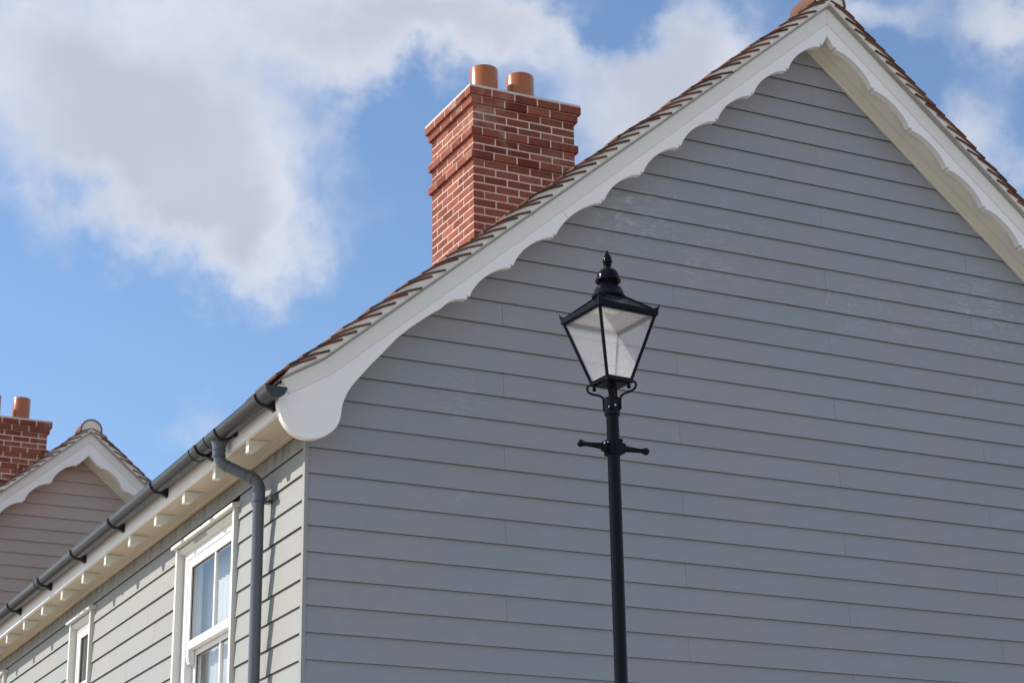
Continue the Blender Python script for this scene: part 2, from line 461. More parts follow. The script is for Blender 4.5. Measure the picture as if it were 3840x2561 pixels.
def roof_glass():
    m = bpy.data.materials.new("grimy_roof_glass"); m.use_nodes = True
    t = NT(m.node_tree); t.n.clear()
    p = geo(t)
    tr = t.new('ShaderNodeBsdfTransparent'); tr.inputs[0].default_value = (0.55, 0.58, 0.60, 1)
    df = t.new('ShaderNodeBsdfDiffuse'); df.inputs[0].default_value = (0.05, 0.055, 0.06, 1)
    m1 = t.new('ShaderNodeMixShader'); t.l.new(t.ramp(t.noise(p, 16.0, 7, 0.7), 0.35, 0.7, 0.35, 0.85), m1.inputs[0]); t.l.new(tr.outputs[0], m1.inputs[1]); t.l.new(df.outputs[0], m1.inputs[2])
    gl = t.new('ShaderNodeBsdfGlossy'); gl.inputs['Roughness'].default_value = 0.08
    fr = t.new('ShaderNodeFresnel'); fr.inputs['IOR'].default_value = 1.5
    m2 = t.new('ShaderNodeMixShader'); t.l.new(fr.outputs[0], m2.inputs[0]); t.l.new(m1.outputs[0], m2.inputs[1]); t.l.new(gl.outputs[0], m2.inputs[2])
    o = t.new('ShaderNodeOutputMaterial'); t.l.new(m2.outputs[0], o.inputs[0])
    return m
M_ROOFG = roof_glass()
M_TRAY = white_pvc("cream_reflector", (0.90, 0.87, 0.80), 0.5)

# ------------------------------------------------------------------ ground
GZ = -3.93
def ground():
    m, t, b = material("pale_block_paving", (0.33, 0.30, 0.26), 0.9)
    p = geo(t)
    br = t.new('ShaderNodeTexBrick'); t.l.new(p, br.inputs['Vector'])
    br.inputs['Color1'].default_value = (0.46, 0.41, 0.34, 1); br.inputs['Color2'].default_value = (0.37, 0.33, 0.28, 1)
    br.inputs['Mortar'].default_value = (0.16, 0.15, 0.13, 1); br.inputs['Scale'].default_value = 1.0
    br.inputs['Brick Width'].default_value = 0.2; br.inputs['Row Height'].default_value = 0.1; br.inputs['Mortar Size'].default_value = 0.004
    n = t.noise(p, 0.7, 6, 0.6)
    t.l.new(t.mix(1.0, br.outputs[0], t.mix(n, (0.8, 0.8, 0.8, 1), (1.15, 1.15, 1.15, 1)), 'MULTIPLY'), b.inputs['Base Color'])
    g = MB(); g.quad((-1500, -1500, GZ), (1500, -1500, GZ), (1500, 1500, GZ), (-1500, 1500, GZ))
    o = g.build("ground", m); o['kind'] = 'structure'
ground()

# ------------------------------------------------------------------ gabled house
C40, S40, T40 = math.cos(R(40)), math.sin(R(40)), math.tan(R(40))
P = 0.15
class House:
    pass
def rk(XR, ZT, s, h, sg=-1):
    """rake coordinates: s down the slope from the apex, h above the top line; sg=-1 the slope towards -x"""
    dx = s * C40 + h * S40; dz = -s * S40 + h * C40
    return (XR + sg * dx, ZT + dz)

def scallops(cusps, hc, depth, notch):
    """the cut lower edge of a bargeboard, from the first cusp down"""
    out = []
    for i, c in enumerate(cusps):
        out += [(c - 0.013, hc), (c + 0.0, hc + notch), (c + 0.013, hc - 0.003)]
        if i < len(cusps) - 1:
            a = c + 0.013; b = cusps[i + 1] - 0.013
            for k in range(1, 22):
                u = k / 22
                e = 1 - abs(2 * u - 1) ** 2.15
                out.append((a + (b - a) * u, hc + depth * e ** 0.92))
    return out

CURL = [(0.747, 1.765), (0.682, 1.721), (0.630, 1.680), (0.570, 1.634), (0.511, 1.583), (0.464, 1.536), (0.418, 1.484), (0.368, 1.426), (0.302, 1.352), (0.245, 1.282), (0.204, 1.231), (0.176, 1.190), (0.156, 1.151), (0.142, 1.114), (0.134, 1.081), (0.130, 1.048), (0.124, 1.014), (0.113, 0.982), (0.094, 0.952), (0.066, 0.925), (0.030, 0.902), (-0.016, 0.884), (-0.066, 0.876), (-0.113, 0.882), (-0.152, 0.901), (-0.186, 0.930), (-0.212, 0.967), (-0.231, 1.009), (-0.240, 1.049), (-0.242, 1.078), (-0.238, 1.10)]

def smooth_curve(pts, n=3):
    out = []
    for i in range(len(pts) - 1):
        p0 = pts[max(i - 1, 0)]; p1 = pts[i]; p2 = pts[i + 1]; p3 = pts[min(i + 2, len(pts) - 1)]
        for k in range(n):
            t = k / n
            q = []
            for a, b, c, d in zip(p0, p1, p2, p3):
                q.append(0.5 * ((2 * b) + (-a + c) * t + (2 * a - 5 * b + 4 * c - d) * t * t + (-a + 3 * b - 3 * c + d) * t ** 3))
            out.append(tuple(q))
    out.append(pts[-1])
    return out
CURL = smooth_curve(CURL)

def clad_segments(rows, span, openings, joints, mb, plane, depth=0.0120, gap=0.0016, k=0.0050):
    """lap boards on plane 'y' (facing -y) or 'x' (facing -x). span(z0,z1)->(a0,b0,a1,b1) ends at the lower and upper edge"""
    for n in rows:
        z0 = n * P + rows_off[0]; z1 = z0 + P + 0.020
        sp = span(z0, z1)
        if sp is None: continue
        a0, b0, a1, b1, z1 = sp
        cuts = sorted(x for x in joints(n) if a0 + 0.15 < x < b0 - 0.15)
        edges = [a0] + cuts + [b0]
        segs = []
        for i in range(len(edges) - 1):
            l = edges[i] + (gap / 2 if i else 0); r = edges[i + 1] - (gap / 2 if i < len(edges) - 2 else 0)
            lo_t = a1 if i == 0 else l; hi_t = b1 if i == len(edges) - 2 else r
            segs.append((l, r, lo_t, hi_t))
        # cut the openings out
        for (oa, ob, oz0, oz1) in openings:
            if z0 < oz1 - 0.02 and z0 + P > oz0 + 0.02:
                ns = []
                for (l, r, lt, ht) in segs:
                    if r <= oa or l >= ob: ns.append((l, r, lt, ht)); continue
                    if l < oa: ns.append((l, oa, lt, oa))
                    if r > ob: ns.append((ob, r, ob, ht))
                segs = ns
        for (l, r, lt, ht) in segs:
            tn = random.random()
            w = random.uniform(-0.0006, 0.0006)
            f = 0.0022 + w
            pts = [(l, f, z0), (r, f, z0), (ht, f + depth * (z1 - z0) / P, z1), (lt, f + depth * (z1 - z0) / P, z1), (l, k + f, z0), (r, k + f, z0), (ht, k + f + depth * (z1 - z0) / P, z1), (lt, k + f + depth * (z1 - z0) / P, z1)]
            if plane == 'x': pts = [(y, x, z) for x, y, z in pts]
            # weather face and ends, then lapped strip and lower edge coloured dark as lap shadow
            fr_ = (P + 0.0005) / (z1 - z0)
            if z1 - z0 > P + 0.005:
                lm = l + (lt - l) * fr_; rm_ = r + (ht - r) * fr_; ym = f + depth * (z1 - z0) / P * fr_; zm = z0 + (z1 - z0) * fr_
                ex_ = [(lm, ym, zm), (rm_, ym, zm)]
                if plane == 'x': ex_ = [(y, x, z) for x, y, z in ex_]
                pts = pts + ex_
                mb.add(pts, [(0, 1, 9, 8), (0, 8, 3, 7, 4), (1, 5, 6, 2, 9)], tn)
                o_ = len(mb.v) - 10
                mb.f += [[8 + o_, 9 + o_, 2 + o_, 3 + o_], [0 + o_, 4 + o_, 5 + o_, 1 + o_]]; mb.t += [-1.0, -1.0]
            else:
                mb.add(pts, [(0, 1, 2, 3), (0, 4, 5, 1), (0, 3, 7, 4), (1, 5, 6, 2)], tn)
rows_off = [0.0]

def brick_stack(x0, x1, y0, y1, ztop, zbot, proj, half_first, parent_m, jm):
    """real bricks round a mortar core; returns two MBs"""
    bm, cm = MB(), MB()
    BL, RH, J = 0.225, 0.075, 0.012
    n = int(math.ceil((ztop - zbot) / RH))
    for i in range(n):
        zt = ztop - i * RH; zb = zt - RH
        pr = proj.get(i, 0.0)
        X0, X1, Y0, Y1 = x0 - pr, x1 + pr, y0 - pr, y1 + pr
        e = 0.0016
        cm.box(X0 + e, X1 - e, Y0 + e, Y1 - e, zb + (0.004 if pr else 0), zt - 0.0006)
        start = (i % 2 == half_first)
        def run(a, b, first):
            """brick ends along a side; every other course starts on a half brick"""
            out = []; p = a
            w = 0.1075 if first else 0.22
            while p < b - 0.012:
                q = min(p + w, b)
                if b - q < 0.03: q = b
                out.append((p, q - (J if q < b - 1e-6 else 0)))
                p = q + 0; w = BL
                if q >= b - 1e-6: break
            return out
        th = 0.10
        for side in range(4):
            a, b = (X0, X1) if side in (0, 2) else (Y0, Y1)
            first = start if side in (0, 2) else (not start)
            for (p, q) in run(a, b, first):
                tn = min(1, max(0, random.gauss(0.5, 0.27)))
                j = random.uniform(-0.0004, 0.0010)
                zl, zh = zb + (J / 2 if pr == 0 else 0.0004) + random.uniform(-.0003, .0008), zt - J / 2 + random.uniform(-.0008, .0008)
                if side == 0: bm.box(p, q, Y0 - j, Y0 + th, zl, zh, tn)
                elif side == 2: bm.box(p, q, Y1 - th, Y1 + j, zl, zh, tn)
                elif side == 1: bm.box(X1 - th, X1 + j + .0004, p + .0003, q - .0003, zl + .0003, zh - .0003, tn)
                else: bm.box(X0 - j - .0004, X0 + th, p + .0003, q - .0003, zl + .0003, zh - .0003, tn)
    return bm, cm

def build_gable_roof(H, root):
    XR, ZT, YB, YF, YV, Y1, XE = H.XR, H.ZT, H.YB, H.YF, H.YV, H.Y1, H.XE
    half = XR - XE                       # ridge to verge kink
    # ---- bargeboards
    for sg in (-1, 1):
        def X(x): return x if sg == -1 else 2 * XR - x
        ins = 0.0007
        poly = [(XR - ins, ZT - 0.004), (XR - ins, ZT - H.notch_z)]
        for s, h in scallops(H.cusps, H.hc, H.sd, 0.019):
            q = rk(XR, ZT, s, h)
            if q[0] > H.curl_x: poly.append(q)
        lastc = H.cusps[-1]
        # arc that runs from the last cusp into the scroll
        a = rk(XR, ZT, lastc + 0.013, H.hc - 0.003); bq = H.curl[0]
        for k in range(1, 10):
            u = k / 10
            bx = a[0] + (bq[0] - a[0]) * u; bz = a[1] + (bq[1] - a[1]) * u
            e = math.sin(math.pi * u * 0.5) * (1 - u) * 0.030 + 0.012 * math.sin(math.pi * u)
            poly.append((bx - e * S40, bz + e * C40))
        poly += H.curl
        poly += [(XR - 3.848, ZT - 3.178), (XR - 3.6255, ZT - 3.045)]
        poly = [(X(a_), b_) for a_, b_ in poly]
        mb = MB(); mb.prism_y(poly, YB, YF)
        bb = mb.build("bargeboard", M_WHITE, root, smooth=32, bevel=0.0018)
        jt = MB(); js = 2.79 if sg == -1 else 2.31
        q = [rk(XR, ZT, js, -0.093, sg), rk(XR, ZT, js + 0.0016, -0.093, sg), rk(XR, ZT, js + 0.0016, H.hc + 0.040, sg), rk(XR, ZT, js, H.hc + 0.040, sg)]
        jt.prism_y(q, YF - 0.0005, YF + 0.004)
        jt.build('board_joint', M_DARK, bb); jt = MB()
        q = [rk(XR, ZT, js + 0.21, 0.0, sg), rk(XR, ZT, js + 0.2116, 0.0, sg), rk(XR, ZT, js + 0.2116, -0.018, sg), rk(XR, ZT, js + 0.21, -0.018, sg)]
        jt.prism_y(q, YF - 0.0185, YF - 0.012)
        jt.build("moulding_joint", M_DARK, bb)
        path = [(X(XR - ins), ZT), (X(XR - 3.6255), ZT - 3.045), (X(XR - 3.868), ZT - 3.045 - 0.2425 * 0.59)]
        n0 = (0, -1 / C40)
        sec = [(0.0, YF - 0.001), (0.0, YF - 0.018), (0.016, YF - 0.018), (0.020, YF - 0.0155), (0.030, YF - 0.015), (0.048, YF - 0.0105), (0.066, YF - 0.012), (0.078, YF - 0.0085), (0.086, YF - 0.0085), (0.0905, YF - 0.001)]
        mo = MB().sweep(path, sec, n0=n0)
        mo.build("barge_moulding", M_MOULD, bb, smooth=40)
    # ---- cement board under the verge tiles
    kx = XR - 3.6255; kz = ZT - 3.045; ex = XR - 3.87; ez = kz - (kx - ex) * 0.59
    full = [(ex, ez), (kx, kz), (XR, ZT), (2 * XR - kx, kz), (2 * XR - ex, ez)]
    MB().sweep(full, [(-0.003, YB + 0.06), (-0.003, YV), (-0.012, YV), (-0.012, YB + 0.06)]).build("undercloak_board", M_BOARD, root)
    # ---- mortar bed
    def zU(x): return ZT + 0.013 - T40 * abs(XR - x)
    lo = [(x, z + 0.0125) for x, z in full]
    hi = [(2 * XR - ex - 0.03, zU(2 * XR - ex - 0.03) + 0.075), (2 * XR - kx, zU(2 * XR - kx) + 0.088), (XR + 0.05, ZT + 0.06), (XR - 0.05, ZT + 0.06), (kx, zU(kx) + 0.088), (ex + 0.03, zU(ex + 0.03) + 0.075)]
    # slightly wavy hand-laid face: several bands
    mm = MB(); mm.prism_y(lo + hi, YV + 0.0045, YV + 0.20)
    mm.build("verge_mortar", M_VERGE, root)
    # ---- tiles
    roof = MB()
    gauge = 0.1035 * C40
    TA = R(27.7)
    nrow = int((XR - 0.09 - (ex - 0.055)) / gauge)
    for sg in (-1, 1):
        for k in range(nrow):
            nx = ex - 0.053 + k * gauge
            nz = ZT + 0.013 - T40 * (XR - nx) + 0.096
            L = min(0.268, (XR - 0.012 - nx) / math.cos(TA))
            if L < 0.06: continue
            y = YV - 0.004 - random.uniform(0, 0.005) + (0.0 if k % 2 == 0 else 0.0)
            first = True
            ncol = 0
            while y < Y1:
                wdt = 0.165 if not (first and k % 2) else 0.2475
                if not first and ncol > 900: break
                jx = random.gauss(0, 0.0045); jz = random.gauss(0, 0.0028); ja = TA + random.gauss(0, 0.022)
                th = 0.0118
                tn = min(1, max(0, random.gauss(0.5, 0.3)))
                ca, sa = math.cos(ja), math.sin(ja)
                # slight camber: three points along the length
                drop = 0.024 * min(1.0, max(0.0, (y - YV) / 0.7))
                P0 = (nx + jx, nz + jz - drop)
                pts = []
                for u, cb in ((0, -0.006), (0.3, 0.0025), (0.65, 0.0035), (1, -0.005)):
                    px_ = P0[0] + ca * L * u - sa * cb; pz_ = P0[1] + sa * L * u + ca * cb
                    pts.append((px_, pz_))
                top = [(a_ - sa * th, b_ + ca * th) for a_, b_ in pts]
                poly = pts + top[::-1]
                if sg == 1: poly = [(2 * XR - a_, b_) for a_, b_ in poly]
                y2 = min(y + wdt - 0.002, Y1)
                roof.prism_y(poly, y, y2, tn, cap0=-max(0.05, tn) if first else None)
                y += wdt; first = False; ncol += 1
    rf = roof.build("roof", M_TILE, root)
    # closed deck under the tiles
    dk = MB(); dk.prism_y([(ex + 0.02, ez + 0.03), (XR, ZT + 0.045), (2 * XR - ex - 0.02, ez + 0.03), (2 * XR - ex - 0.10, ez - 0.03), (XR, ZT - 0.06), (ex + 0.10, ez - 0.03)], YB + 0.07, Y1 - 0.02)
    dk.build("roof_deck", M_DARK, rf)
    # ---- ridge tiles
    y = YV - 0.006; i = 0
    while y < Y1:
        g = MB(); ro, ri = (0.130, 0.116) if i == 0 else (0.118, 0.104); seg = 20; cz = ZT + 0.026
        ln = 0.30 if i == 0 else 0.45
        y2 = min(y + ln - 0.003, Y1)
        dz = random.uniform(-0.002, 0.002) - (0.052 if i else 0.0)
        vs = []; fs = []
        for yy in (y, y2):
            for r_ in (ro, ri):
                for j in range(seg + 1):
                    a_ = math.pi * (j / seg) * 1.10 - 0.05 * math.pi
                    vs.append((XR + r_ * math.cos(a_), yy, cz + dz + r_ * math.sin(a_)))
        q = seg + 1
        for j in range(seg):
            fs += [(j, j + 1, j + 1 + 2 * q, j + 2 * q), (q + j, q + j + 2 * q, q + j + 1 + 2 * q, q + j + 1), (j, q + j, q + j + 1, j + 1), (2 * q + j, 2 * q + j + 1, 3 * q + j + 1, 3 * q + j)]
        fs += [(0, 2 * q, 3 * q, q), (seg, q + seg, 3 * q + seg, 2 * q + seg)]
        g.add(vs, fs, random.random())
        g.build("ridge_tile", M_RIDGE, rf, smooth=40)
        y += ln; i += 1
    pl = [(XR + 0.1155 * math.cos(a_), ZT + 0.026 + 0.1155 * math.sin(a_)) for a_ in [math.pi * (j / 20) for j in range(21)]]
    pl += [(XR - 0.10, ZT - 0.045), (XR, ZT + 0.022), (XR + 0.10, ZT - 0.045)]
    MB().prism_y(pl, YV + 0.002, YV + 0.1).build("ridge_mortar", M_VERGE, root)
    # ---- sloping soffit behind the bargeboards
    YW = H.YW
    zl = ZT + H.h_left / C40; zr = ZT + H.h_right / C40
    lp = [(XR + 0.02, zl + 0.02 * T40), (XR - 3.72, zl - 3.72 * T40)]
    so = MB()
    so.sweep(lp, [(-0.012, YW), (0.0, YW), (0.0, YW - 0.075), (-0.012, YW - 0.075)])
    so.sweep(lp, [(-0.012, YW - 0.0778), (0.0, YW - 0.0778), (-0.006, YB), (-0.018, YB)])
    so.sweep(lp, [(-0.020, YW), (-0.006, YW), (-0.008, YB), (-0.022, YB)])
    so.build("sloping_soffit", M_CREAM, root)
    rp = [(XR - 0.14, zr + 0.14 * T40), (XR + 3.72, zr - 3.72 * T40)]
    t_ = H.tilt
    so = MB()
    so.sweep(rp, [(0.0, YW + 0.006), (0.0, YW - 0.012), (-0.0200, YW - 0.012), (-0.0200, YW + 0.006)])
    so.sweep(rp, [(-0.0228, YW - 0.009), (-0.0228 - t_ * 0.4, YW - 0.072), (-0.034 - t_ * 0.4, YW - 0.072), (-0.034, YW - 0.009)])
    so.sweep(rp, [(-0.0232 - t_ * 0.4, YW - 0.0748), (-0.0228 - t_, YB + 0.001), (-0.036 - t_, YB + 0.001), (-0.036 - t_ * 0.4, YW - 0.0748)])
    so.sweep(rp, [(-0.030, YW), (-0.030 - t_, YB), (-0.045 - t_, YB), (-0.045, YW)])
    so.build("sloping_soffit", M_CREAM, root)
    # ---- gable end of boards
    zs = H.z_eave; apl, apr = zl + 0.004, zr + 0.004; ap = (apl + apr) / 2; xi = XR - (apl - apr) / (2 * T40)
    def span(z0, z1):
        if z0 > ap - 0.01: return None
        def ends(z):
            a = max(XR - (apl - z) / T40, H.X0 + 0.023); b = min(XR + (apr - z) / T40, H.X1 - 0.023)
            return a, b
        zz = min(z1, ap + 0.02)
        a0, b0 = ends(z0); a1, b1 = ends(zz)
        if a1 > b1: a1 = b1 = xi
        return (a0, b0, a1, b1, zz)
    gw = MB()
    y0 = H.YW
    rows_off[0] = H.row_off
    n0_ = int((GZ - H.row_off) / P) - 1
    tmp = MB()
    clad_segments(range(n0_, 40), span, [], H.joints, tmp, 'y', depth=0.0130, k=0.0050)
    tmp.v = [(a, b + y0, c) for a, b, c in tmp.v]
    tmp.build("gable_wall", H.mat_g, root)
    # backing
    bk = MB(); bk.prism_y([(H.X0 + 0.02, GZ), (H.X1 - 0.02, GZ), (H.X1 - 0.02, apr - (H.X1 - XR) * T40), (xi, ap + 0.02), (H.X0 + 0.02, apl - (XR - H.X0) * T40)], y0 + 0.030, y0 + 0.045)
    bk.build("gable_backing", M_DARK, root)
    # corner trims
    for (xa, xb) in ((H.X0 - 0.001, H.X0 + 0.0215), (H.X1 - 0.0215, H.X1 + 0.001)):
        ct = MB(); ct.prism_y([(xa, GZ), (xb, GZ), (xb, zs), (xa, zs)], y0 - 0.001, y0 + 0.034)
        ct.build("corner_trim", H.mat_g if xa > 1 else H.mat_t, root, bevel=0.001)

def chimney(x0, x1, y0, y1, ztop, zbot, pots, root, half):
    bm, cm = brick_stack(x0, x1, y0, y1, ztop, zbot, {0: 0.05, 1: 0.026, 5: 0.026, 8: 0.026}, half, None, None)
    ch = bm.build("chimney", M_BRICK, root, bevel=0.0)
    cm.build("chimney_mortar", M_JOINT, ch)
    fl = MB()
    a = 0.048
    fl.add([(x0 - a, y0 - a, ztop), (x1 + a, y0 - a, ztop), (x1 + a, y1 + a, ztop), (x0 - a, y1 + a, ztop),
            (x0 - a, y0 - a, ztop + 0.016), (x1 + a, y0 - a, ztop + 0.016), (x1 + a, y1 + a, ztop + 0.016), (x0 - a, y1 + a, ztop + 0.016),
            (x0 + .12, y0 + .12, ztop + 0.06), (x1 - .12, y0 + .12, ztop + 0.06), (x1 - .12, y1 - .12, ztop + 0.06), (x0 + .12, y1 - .12, ztop + 0.06)],
           [(3, 2, 1, 0), (0, 1, 5, 4), (1, 2, 6, 5), (2, 3, 7, 6), (3, 0, 4, 7), (4, 5, 9, 8), (5, 6, 10, 9), (6, 7, 11, 10), (7, 4, 8, 11), (8, 9, 10, 11)])
    fl.build("mortar_cap", M_FLAUNCH, ch)
    for (px, py, r, zt) in pots:
        g = MB(); zb = ztop + 0.02
        g.lathe([(r, zb), (r, zt - 0.006), (r - 0.003, zt), (r - 0.014, zt), (r - 0.016, zt - 0.01), (r - 0.016, zb + 0.02)], 48, px, py)
        g.build("chimney_pot", M_POT, ch, smooth=30)
    return ch

# ============================ the near house
house = thing("clapboard_house", "large grey clapboard house with a white scalloped bargeboard, red brick chimney and dark gutter", "house", (0, 0, GZ))
house.location = (0, 0, 0)
H = House()
H.XR, H.ZT, H.YB, H.YF, H.YV, H.Y1, H.XE = 3.64, 4.382, -0.165, -0.215, -0.268, 10.4, -0.22
H.YW = 0.0
H.cusps = [0.230, 0.612, 0.992, 1.369, 1.746, 2.122, 2.498, 2.948, 3.33, 3.709]
H.hc, H.sd, H.notch_z = -0.186, 0.042, 0.205
H.curl = [(x + 0, z + 0.0) for x, z in CURL]; H.curl_x = 0.78
H.h_left, H.h_right, H.tilt, H.z_eave = -0.132, -0.190, 0.026, 1.02
H.X0, H.X1 = 0.0, 7.28
H.row_off = 0.0
def jn(n):
    m = n % 3
    return {0: [1.25, 4.83], 2: [2.46, 6.05], 1: [3.64, 7.1]}[m]
H.joints = jn
H.mat_g = M_GABLE; H.mat_t = M_SIDE
build_gable_roof(H, house)

# ---- long side wall
WINS = [(1.17, 2.372, -0.47, 0.845), (4.52, 5.15, -0.30, 0.87), (7.42, 8.3, -0.47, 0.87)]
rows_off[0] = 0.0
sm = MB()
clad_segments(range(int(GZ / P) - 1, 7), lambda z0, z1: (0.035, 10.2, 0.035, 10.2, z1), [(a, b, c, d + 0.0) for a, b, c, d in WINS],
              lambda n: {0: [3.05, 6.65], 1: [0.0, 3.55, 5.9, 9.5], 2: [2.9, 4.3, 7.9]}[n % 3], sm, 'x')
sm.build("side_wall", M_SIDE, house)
bk = MB()
ys = [0.02]
for (a, b, c, d) in WINS:
    bk.box(0.028, 0.036, ys[-1], a, GZ, 1.03)
    bk.box(0.028, 0.036, a, b, GZ, c); bk.box(0.028, 0.036, a, b, d, 1.03)
    ys.append(b)
bk.box(0.028, 0.036, ys[-1], 10.2, GZ, 1.03)
bk.build("side_backing", M_DARK, house)
far = MB(); far.box(7.26, 7.28, 0.03, 10.2, GZ, 1.02); far.box(0.0, 7.28, 10.2, 10.22, GZ, 1.02)
far.prism_y([(0.0, 1.02), (7.28, 1.02), (3.64, 4.1)], 10.2, 10.22)
far.build("rear_wall", M_SIDE, house)
# ---- eaves: fascia, soffit, brackets
e = MB(); e.box(-0.222, -0.200, -0.165, 10.3, 1.019, 1.19)
e.box(-0.226, -0.2225, -0.165, 10.3, 1.019, 1.031)
e.build("fascia_board", M_WHITE, house, bevel=0.0015)
e = MB(); e.box(-0.1995, 0.0015, -0.165, 10.3, 1.0215, 1.033)
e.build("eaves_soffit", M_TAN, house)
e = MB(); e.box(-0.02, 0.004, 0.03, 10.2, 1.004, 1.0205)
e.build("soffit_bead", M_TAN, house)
nb = 0
y = 0.405
while y < 10.1:
    e = MB()
    prof = [(-0.206, 1.0208), (-0.206, 0.945), (-0.168, 0.945), (-0.075, 1.0208)]
    e.prism_y(prof, y - 0.026, y + 0.026)
    e.build("eaves_bracket", M_BLOCK, house, bevel=0.003)
    y += 0.6125
fb = MB(); fb.box(7.48, 7.502, -0.165, 10.3, 1.019, 1.19); fb.box(7.28, 7.48, -0.165, 10.3, 1.0215, 1.033)
fb.build("far_eaves_board", M_WHITE, house)

# ---- gutter
GX, GR = -0.283, 0.0575
def gz(y): return 1.128 + 0.0045 * max(0, min(y, 7))
def half_shell(mb, y0, y1, ro, ri, seg=20, cap=False, zoff=0.0, a0=0.0, a1=1.0, steps=1):
    vs = []; fs = []
    ysl = [y0 + (y1 - y0) * k / steps for k in range(steps + 1)]
    q = seg + 1
    for yy in ysl:
        for r_ in (ro, ri):
            for j in range(q):
                a_ = math.pi + math.pi * (a0 + (a1 - a0) * j / seg)
                vs.append((GX + r_ * math.cos(a_), yy, gz(yy) + zoff + r_ * math.sin(a_)))
    for k in range(steps):
        o = k * 2 * q
        for j in range(seg):
            fs += [(o + j, o + j + 1, o + j + 1 + 2 * q, o + j + 2 * q), (o + q + j, o + q + j + 2 * q, o + q + j + 1 + 2 * q, o + q + j + 1)]
        fs += [(o, o + 2 * q, o + 3 * q, o + q), (o + seg, o + q + seg, o + 3 * q + seg, o + 2 * q + seg)]
    for o in (0, steps * 2 * q):
        fs += [(o + j, o + q + j, o + q + j + 1, o + j + 1) for j in range(seg)]
    mb.add(vs, fs)
g = MB()
half_shell(g, -0.288, 10.3, GR, GR - 0.003, steps=24)
g.tube([(GX - GR + 0.002, yy, gz(yy)) for yy in (-0.288, 0, 3, 7, 10.3)], 0.0042, 8)
g.tube([(GX + GR - 0.002, yy, gz(yy)) for yy in (-0.288, 0, 3, 7, 10.3)], 0.0042, 8)
gut = g.build("gutter", M_GUTTER, house, smooth=40)
# end cap
g = MB(); half_shell(g, -0.296, -0.258, GR + 0.0035, GR + 0.0004)
half_shell(g, -0.2985, -0.2905, GR + 0.0062, 0.001)
g.build("gutter_end_cap", M_BRACKET, gut, smooth=40)
# unions, outlet and brackets
def band(y0, y1, thick=0.005, mat=M_GUTTER, nm="gutter_joint"):
    g = MB(); half_shell(g, y0, y1, GR + thick, GR + 0.0004)
    half_shell(g, y0 - 0.003, y0 + 0.007, GR + thick + 0.004, GR + 0.0006); half_shell(g, y1 - 0.007, y1 + 0.003, GR + thick + 0.004, GR + 0.0006)
    g.build(nm, mat, gut, smooth=40)
band(0.612, 0.815)
band(0.995, 1.105)
band(4.93, 5.05)
for yb in (-0.10, 0.99, 1.93, 2.94, 3.95, 4.96, 5.97, 6.98, 7.99, 9.0):
    g = MB()
    half_shell(g, yb - 0.013, yb + 0.013, GR + 0.010, GR + 0.0055 if yb in (0.99, 4.96) else GR + 0.0008)
    zc = gz(yb)
    arc = [(GX + (GR + 0.0095) * math.cos(a_), zc + (GR + 0.0095) * math.sin(a_)) for a_ in [R(215 + k * 12) for k in range(13)]]
    poly = [q for q in arc if q[0] < -0.2232] + [(-0.2228, zc - 0.012), (-0.2228, zc - 0.082), (-0.232, zc - 0.082)]
    g.prism_y(poly, yb - 0.012, yb + 0.012)
    g.box(-0.2265, -0.2222, yb - 0.024, yb + 0.024, zc - 0.084, zc + 0.01)
    g.build("gutter_bracket", M_BRACKET, gut, smooth=40)
for yb in (0.555, 0.87):
    g = MB(); zc = gz(yb)
    g.box(-0.236, -0.2222, yb - 0.02, yb + 0.02, zc - 0.052, zc - 0.01); g.build("gutter_bracket", M_BRACKET, gut)
# ---- downpipe
PR = 0.034
def arc_pts(p0, p1, p2, n=7):
    out = []
    for k in range(n + 1):
        t = k / n
        out.append(tuple((1 - t) ** 2 * a + 2 * t * (1 - t) * b + t * t * c for a, b, c in zip(p0, p1, p2)))
    return out
g = MB()
o_t = (GX, 0.69, 1.10); k1 = (GX, 0.69, 0.955); k2 = (-0.067, 0.583, 0.835)
a1 = Vector(k1) + (Vector(o_t) - Vector(k1)).normalized() * 0.05
a2 = Vector(k1) + (Vector(k2) - Vector(k1)).normalized() * 0.05
b1 = Vector(k2) + (Vector(k1) - Vector(k2)).normalized() * 0.045
b2 = Vector(k2) - Vector((0, 0, 0.045))
pts = [o_t] + arc_pts(a1, k1, a2) + arc_pts(b1, k2, b2) + [(-0.067, 0.583, -0.5), (-0.067, 0.583, GZ + 0.2)]
g.tube(pts, PR, 28, cap=False)
pipe = g.build("downpipe", M_PIPE, house, smooth=40)
def collar(p, q, r, lip=0.004):
    p, q = Vector(p), Vector(q); d = (q - p)
    g = MB(); g.tube([p, p + d * 0.02, p + d * 0.1, p + d * 0.12, p + d * 0.88, p + d * 0.9, p + d * 0.98, q], [r, r + lip, r + lip, r, r, r + lip, r + lip, r], 28)
    g.build("pipe_socket", M_PIPE, pipe, smooth=35)
g = MB(); g.lathe([(0.050, 1.078), (0.045, 1.070), (0.0405, 1.055), (0.0385, 1.03), (0.0385, 0.995)], 28, GX, 0.69)
g.build("pipe_socket", M_PIPE, pipe, smooth=35)
collar((GX, 0.69, 1.030), (GX, 0.69, 0.985), 0.0385)
dd = (Vector(k2) - Vector(k1)).normalized()
collar(Vector(k1) + dd * 0.052, Vector(k1) + dd * 0.058, 0.0365, 0.001)
collar(Vector(k2) - dd * 0.085, Vector(k2) - dd * 0.040, 0.0375, 0.003)
collar((-0.067, 0.583, 0.80), (-0.067, 0.583, 0.715), 0.0375, 0.0025)
